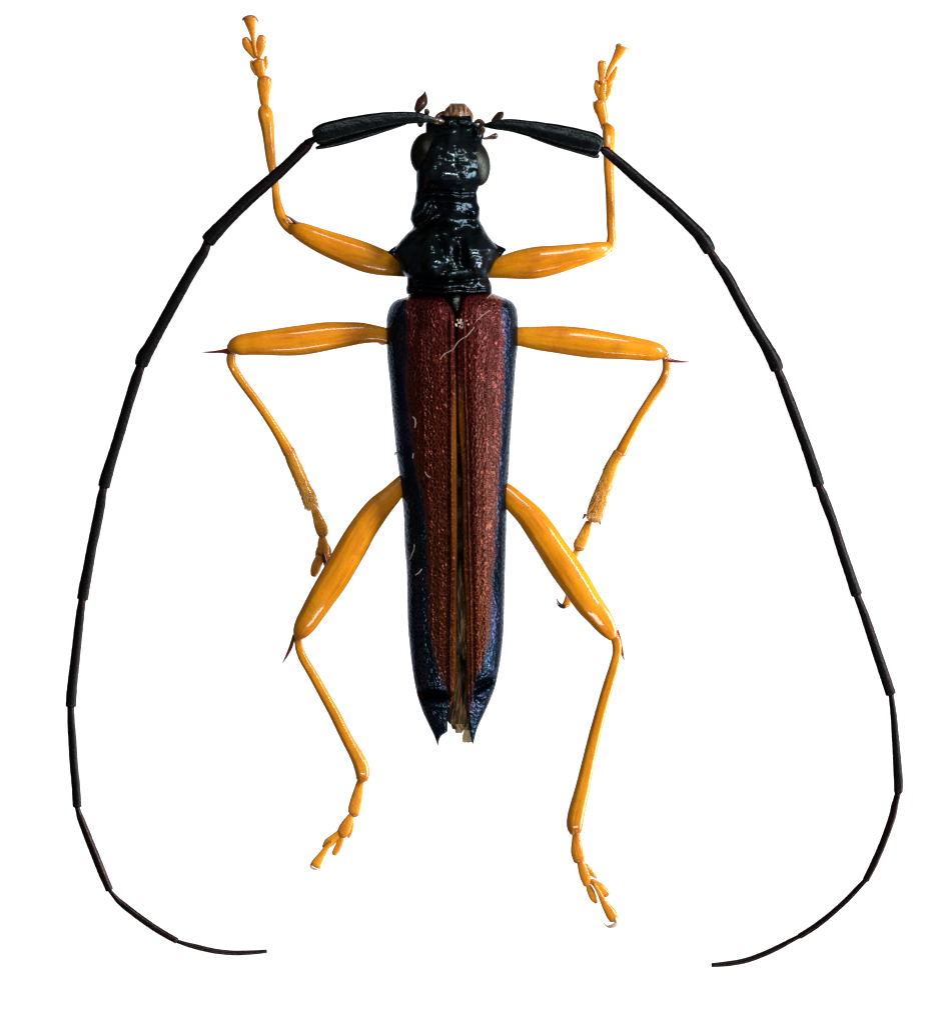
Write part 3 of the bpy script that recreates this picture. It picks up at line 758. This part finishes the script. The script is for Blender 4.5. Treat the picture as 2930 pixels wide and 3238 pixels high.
lobe(E([(590, 1080, 30), (590, 1150, 44), (600, 1200, 36)]), g, TZ, name='tarsal_segment')
tube('claw_segment', E([(590, 1100, 16), (592, 1200, 26), (588, 1290, 32), (580, 1340, 34), (565, 1372, 34), (548, 1386, 26)]), M['tarsus'], g, [.035, .03], .7, 16)
tube('claw', E([(555, 1392, 14), (530, 1385, 13), (505, 1365, 9), (488, 1340, 6), (478, 1314, 2)]), M['claw'], g, [.04, .03], .8, 10)
tube('claw', E([(550, 1402, 12), (520, 1398, 10), (495, 1380, 7), (478, 1350, 3)]), M['claw'], g, [.02, .02], .8, 10)

# hind leg, left
HZ = [.13, .15, .15, .11]
g = leg((1265, 1545))
tube('femur', B([(1400, 330, 70), (1330, 400, 80), (1250, 490, 95), (1140, 600, 114), (1005, 778, 126), (912, 935, 136), (815, 1105, 135), (712, 1278, 130), (618, 1425, 121), (535, 1560, 109), (470, 1665, 97), (425, 1738, 70), (408, 1765, 44)]), M['femur'], g, HZ, .75, 64, ridges=FR, wob=.05)
tube('femoral_spine', C_([(190, 140, 14), (178, 180, 14), (165, 225, 15), (130, 300, 10), (95, 360, 1.5)]), M['spine'], g, [.10, .09], .8, 12)
tp = C_([(222, 110, 30), (220, 150, 30), (222, 190, 32), (230, 240, 34), (258, 315, 35), (315, 410, 36), (375, 515, 38), (432, 620, 40), (490, 725, 42), (548, 840, 44), (600, 940, 46), (650, 1030, 50), (688, 1110, 56), (702, 1175, 54), (700, 1215, 44)])
tube('tibia', tp, M['tibia'], g, [.11, .09, .07, .04], .85, 26, ridges=((60, 12, .12), (115, 12, .10)), wob=.05)
hairs(tp[10:], 260, 16, 0, .3, .035, parent=g)
p = C_([(688, 1230, 28), (670, 1310, 38), (652, 1400, 48), (642, 1460, 48), (645, 1485, 34)])
tube('tarsal_segment', p, M['tarsus'], g, TZ, .6, 20, rough=.06); hairs(p, 45, 9, 0, .4, .012, parent=g)
tube('tarsal_segment', C_([(615, 1490, 22), (590, 1550, 42), (560, 1610, 48), (550, 1635, 40)]), M['tarsus'], g, TZ, .6, 18, rough=.06)
lobe(C_([(620, 1500, 18), (615, 1580, 24), (604, 1630, 18), (596, 1662, 6)]), g, TZ)
lobe(C_([(530, 1620, 24), (485, 1665, 34), (440, 1705, 36), (415, 1730, 20)]), g, TZ, name='tarsal_segment')
lobe(C_([(552, 1645, 18), (530, 1705, 26), (505, 1755, 26), (488, 1780, 20)]), g, TZ, name='tarsal_segment')
tube('claw_segment', C_([(470, 1690, 12), (425, 1745, 22), (390, 1800, 30), (362, 1845, 40), (348, 1872, 42)]), M['tarsus'], g, [.035, .035], .6, 18, cap1=.25)
tube('claw', C_([(312, 1862, 8), (318, 1882, 9), (345, 1895, 9), (378, 1902, 4)]), M['pale_claw'], g, [.03, .02], .8, 10)

# hind leg, right
g = leg((1595, 1555))
tube('femur', E([(0, 390, 75), (65, 440, 85), (145, 520, 97), (255, 628, 110), (350, 755, 121), (455, 912, 127), (557, 1066, 131), (662, 1225, 126), (755, 1365, 115), (832, 1462, 103), (890, 1545, 90), (935, 1615, 66), (955, 1650, 44)]), M['femur'], g, HZ, .75, 64, ridges=FR, wob=.05)
tube('femoral_spine', E([(1000, 1600, 14), (1022, 1670, 11), (1036, 1750, 12), (1046, 1815, 11), (1060, 1855, 2)]), M['spine'], g, [.10, .08], .8, 12)
tp = F([(575, 110, 26), (592, 150, 30), (600, 200, 29), (596, 245, 28), (582, 310, 31), (555, 400, 33), (525, 500, 35), (497, 600, 36), (470, 700, 38), (445, 800, 40), (422, 900, 42), (400, 1000, 44), (378, 1100, 48), (352, 1200, 52), (336, 1280, 54), (332, 1330, 50), (334, 1358, 38)])
tube('tibia', tp, M['tibia'], g, [.11, .09, .07, .04], .85, 26, ridges=((60, 12, .12), (115, 12, .10)), wob=.05)
hairs(tp[6:], 300, 14, 0, .3, .04, parent=g)
hairs(tp[7:], 160, 13, -1, .45, .03, mat='white_seta', parent=g, r=.0009)
p = F([(340, 1365, 24), (345, 1420, 33), (350, 1490, 42), (362, 1535, 40)])
tube('tarsal_segment', p, M['tarsus'], g, TZ, .6, 20, rough=.06); hairs(p, 45, 9, 0, .4, .012, parent=g)
tube('tarsal_segment', F([(370, 1545, 26), (390, 1610, 34), (405, 1665, 32), (405, 1695, 20)]), M['tarsus'], g, TZ, .6, 18, rough=.06)
lobe(F([(400, 1570, 16), (430, 1610, 18), (458, 1640, 12), (472, 1655, 4)]), g, TZ)
lobe(F([(415, 1690, 16), (435, 1740, 24), (455, 1785, 22), (468, 1805, 12)]), g, TZ, name='tarsal_segment')
lobe(F([(440, 1670, 18), (480, 1700, 28), (515, 1735, 30), (535, 1755, 22)]), g, TZ, name='tarsal_segment')
tube('claw_segment', F([(455, 1690, 12), (490, 1750, 16), (520, 1810, 24), (552, 1860, 34), (575, 1900, 36), (578, 1925, 26)]), M['tarsus'], g, [.035, .035], .6, 18, cap1=.25)
tube('claw', F([(600, 1895, 10), (610, 1925, 11), (590, 1950, 10), (555, 1962, 8), (530, 1952, 6), (514, 1932, 2)]), M['pale_claw'], g, [.03, .02], .8, 10)
tube('claw', F([(590, 1905, 9), (597, 1930, 9), (575, 1945, 7), (545, 1950, 3)]), M['pale_claw'], g, [.045, .03], .8, 10)

# ------------------------------------------------------------------ antennae
G, H, J, K = Z(600, 250, 2.28), Z(280, 750, 2.24), Z(180, 1550, 1.8333), Z(200, 2450, 2.606)
L_, M_, N_, O_ = Z(1900, 400, 2.88), Z(2250, 750, 2.24), Z(2550, 1550, 1.8314), Z(2200, 2450, 2.606)
def antenna(base, scape, parts, mats, heights, keel):
    a = empty('antenna', P(base[0], base[1], .24), beetle)
    tube('scape', [(x, y, w * .86) for x, y, w in scape], M['scape'], a, [.25, .26, .27], .7, 48, ridges=((48, 10, .16), (128, 12, .14)), wob=.05, rough=.04, cap1=.25)
    tube('scape_keel', keel, M['scape'], a, [.25, .25], .8, 14, rough=.05)
    for i, p in enumerate(parts):
        z0, z1 = heights[i], heights[i+1]
        if i > 1:       # each segment is socketed into the flared tip of the one before
            x2, y2, w2 = parts[i-1][-1]; x, y, w = p[0]; d = max(.01, math.hypot(x2-x, y2-y))
            p = [(x2 + (x-x2)/d*4.5, y2 + (y-y2)/d*4.5, w * .92), ((x+p[1][0])/2, (y+p[1][1])/2, (w+p[1][2])/2)] + list(p[1:])
            p[0] = (p[0][0], p[0][1], w * .9)
            parts[i] = p
        tube('antenna_segment', [(a_, b_, c_ * .94) for a_, b_, c_ in p], M[mats[i]], a, [z0, z1], .85, 18, wob=.05, rough=.06, roughscale=90, cap0=.3, cap1=.3, ridges=((70, 16, .08),))
        if 0 < i:
            x, y, w = p[0]; x2, y2, w2 = parts[i-1][-1]; d = max(.01, math.hypot(x2-x, y2-y))
            ux, uy = (x2-x)/d, (y2-y)/d
            tube('joint', [(x2 + ux*3, y2 + uy*3, w*.97), (x - ux*3, y - uy*3, w*.97)], M['antenna' if i < 7 else 'thin_antenna'], a, z0, .85, 14, n=5)
    return a
hl_ = [.25, .24, .215, .19, .165, .14, .12, .10, .085, .065, .045]
lp = [G([(915, 424, 26), (895, 434, 26), (882, 442, 28), (862, 455, 34), (850, 468, 40)]),
      G([(852, 472, 38), (830, 492, 44), (790, 530, 43), (700, 620, 44), (560, 745, 47), (400, 885, 49), (260, 1025, 51), (175, 1115, 57), (130, 1168, 58)]),
      H([(826, 92, 36), (795, 135, 42), (735, 230, 43), (640, 400, 44), (530, 600, 45), (440, 765, 48), (385, 860, 55), (372, 905, 50)]),
      H([(356, 945, 38), (338, 1000, 40), (290, 1150, 39), (232, 1350, 40), (170, 1550, 41), (127, 1690, 46), (108, 1765, 46)]),
      H([(94, 1805, 34), (76, 1900, 38), (56, 2010, 38)])[:1] + J([(252, 80, 31), (225, 220, 32), (200, 340, 32), (175, 480, 33), (156, 580, 35), (148, 630, 35)]),
      J([(140, 665, 26), (128, 780, 28), (110, 940, 30), (92, 1100, 31), (82, 1200, 33), (80, 1252, 33)]),
      J([(78, 1290, 24), (88, 1430, 26), (98, 1600, 27), (110, 1720, 28), (117, 1835, 28)]),
      K([(125, 318, 26), (142, 360, 32), (200, 510, 36), (268, 680, 38), (328, 830, 38), (380, 950, 34)]),
      K([(402, 992, 20), (480, 1062, 29), (620, 1172, 31), (780, 1282, 31), (935, 1372, 28)]),
      K([(970, 1388, 20), (1100, 1422, 25), (1250, 1455, 24), (1400, 1470, 23), (1550, 1466, 21), (1675, 1456, 17)])]
lm_ = ['antenna'] * 6 + ['antenna', 'thin_antenna', 'thin_antenna', 'thin_antenna']
antenna((1365, 375), G([(1760, 292, 20), (1725, 285, 28), (1680, 282, 42), (1600, 276, 50), (1450, 288, 62), (1300, 312, 74), (1150, 345, 84), (1030, 375, 88), (950, 400, 84), (905, 418, 66)]),
        lp, lm_, hl_, G([(1560, 320, 8), (1400, 362, 20), (1250, 402, 27), (1080, 452, 26), (960, 483, 20), (912, 496, 12)]))
rp = [L_([(10, 205, 30), (30, 215, 44), (55, 232, 48)]),
      L_([(40, 220, 44), (75, 250, 47), (130, 297, 50), (220, 372, 53), (400, 530, 56), (600, 700, 58), (800, 888, 60), (900, 990, 66), (960, 1078, 70), (988, 1135, 60)]),
      L_([(1015, 1165, 42), (1060, 1245, 46), (1150, 1395, 50), (1260, 1610, 53), (1400, 1870, 54)])[:2] + M_([(98, 262, 41), (193, 440, 42), (295, 622, 42), (385, 770, 45), (445, 885, 53), (462, 935, 50)]),
      M_([(482, 972, 36), (528, 1100, 39), (598, 1290, 41), (660, 1460, 42), (722, 1640, 44), (755, 1755, 46)]),
      M_([(778, 1800, 34), (848, 1985, 37)])[:1] + N_([(100, 45, 31), (150, 180, 30), (200, 340, 32), (252, 495, 33), (288, 605, 35)]),
      N_([(308, 645, 26), (360, 800, 30), (410, 952, 31), (457, 1092, 33), (486, 1180, 33)]),
      N_([(494, 1210, 19), (510, 1400, 23), (522, 1560, 27), (530, 1690, 30), (530, 1750, 28)]),
      O_([(1650, 182, 30), (1620, 330, 34), (1552, 530, 33), (1472, 720, 33), (1398, 868, 30)]),
      O_([(1372, 892, 24), (1262, 1012, 26), (1120, 1142, 26), (980, 1252, 28), (852, 1334, 27)]),
      O_([(828, 1342, 22), (700, 1412, 25), (550, 1482, 26), (400, 1535, 26), (250, 1560, 24), (130, 1570, 20)])]
rmm = ['antenna'] * 7 + ['thin_antenna'] * 3
antenna((1535, 395), A6([(80, 745, 16), (110, 744, 28), (160, 742, 42), (270, 744, 58), (400, 764, 70), (550, 797, 88), (700, 832, 102), (850, 868, 106), (950, 894, 100), (1000, 915, 80)]),
        rp, rmm, hl_, A6([(450, 840, 8), (600, 885, 18), (750, 925, 24), (880, 960, 26), (960, 985, 24), (985, 992, 16)]))

# ------------------------------------------------------------------ dust fibres and grains lying on the beetle
R2, R4 = Z(1180, 900, 3.648), Z(1200, 1400, 3.665)
def fibre(label, pts, z, r=0.85, cat='fibre'):
    o = tube('dust_fibre', [(x, y, r) for x, y, _ in pts], M['fibre'], None, z, 1.0, 6, cap0=.3, cap1=.3)
    o['label'] = label; o['category'] = cat; o['group'] = 'dust fibres on the beetle'
    return o
fibre('long pale curved fibre crossing the seam near the front of the wing cases', R2([(770, 860, 1), (820, 800, 1), (920, 745, 1), (960, 680, 1), (1010, 630, 1), (1080, 590, 1), (1130, 530, 1), (1165, 490, 1)]), .362)
fibre('short straight pale fibre sticking out beside the rear right corner of the pronotum', R2([(1312, 158, 1), (1340, 125, 1), (1374, 90, 1)]), .36)
fibre('fine pale fibre from the long curved one up to the right shoulder', R2([(1190, 410, 1), (1240, 370, 1), (1290, 330, 1), (1345, 295, 1)]), .366, .7)
fibre('wavy white fibre on the black left margin halfway down', R4([(400, 1180, 1), (398, 1230, 1), (375, 1290, 1), (345, 1355, 1), (328, 1360, 1)]), [.29, .27, .24])
fibre('short slanting white fibre on the left black margin below the wavy one', R4([(490, 1460, 1), (460, 1500, 1), (415, 1535, 1)]), .305)
fibre('small curved white fibre on the left wing case beside the dark margin', R4([(525, 335, 1), (550, 380, 1), (590, 402, 1)]), .343)
fibre('short upright white fibre on the left dark margin above the hind leg', R4([(392, 125, 1), (385, 150, 1), (384, 180, 1)]), .335)
fibre('thin crooked white fibre left of the middle of the left wing case', R2([(455, 1525, 1), (480, 1550, 1), (485, 1600, 1), (480, 1650, 1)]), .353)

def grain_cluster(name, label, items, mat, cat):
    verts, faces = [], []
    for (x, y, z, r) in items:
        c = P(x, y, z); b = len(verts)
        for i in range(5):
            for j in range(6):
                ph, th = PI * i / 4, 2*PI*j/6
                q = Vector((math.sin(ph)*math.cos(th), math.sin(ph)*math.sin(th), math.cos(ph) * .8))
                verts.append(c + q * r * .001 * (1 + .5 * noise.noise(q * 2 + Vector((x, y, 0)))))
        for i in range(4):
            for j in range(6):
                a, d = b + i*6 + j, b + i*6 + (j+1) % 6
                faces.append((a, a+6, d+6, d))
    o0 = P(items[0][0], items[0][1], items[0][2])
    o = link(name, mesh_from(verts, faces, o0, False), mat, None, o0)
    o['label'] = label; o['category'] = cat
    return o
its = []
for k in range(26):
    x, y = 1180 + (1000 + random.gauss(0, 34)) / 3.648, 900 + (445 + random.gauss(0, 22)) / 3.648
    its.append((x, y, .352, random.uniform(1.8, 4.2)))
grain_cluster('dust_clump', 'small crumb of pale dust on the seam just behind the scutellum', its, M['grain'], 'dust')
its = [(1250 + random.gauss(0, 2), 1431 + random.gauss(0, 3), .15, random.uniform(1.2, 2.4)) for k in range(12)]
grain_cluster('dust_clump', 'tiny dark speck clinging to the left edge of the wing cases', its, M['claw'], 'dust')

# fine hairs at the hind end, right side
def edge_hairs(n, ya, yb, xa, xb, ln, mat='white_seta'):
    its = []
    for k in range(n):
        t = random.random(); y = ya + (yb - ya) * t; x = xa + (xb - xa) * t
        a = random.uniform(.3, 1.1)
        p0 = P(x, y, .12); p1 = P(x + ln * math.cos(a) * random.uniform(.5, 1), y + ln * math.sin(a), .10)
        its.append((p0, p1, .0009, Vector((0, 0, 0))))
    return blades('bristles', its, M[mat], beetle)
edge_hairs(12, 2010, 2070, 1588, 1580, 22)
edge_hairs(14, 2230, 2290, 1540, 1512, 24)
edge_hairs(5, 2175, 2180, 1562, 1564, 16, 'claw')
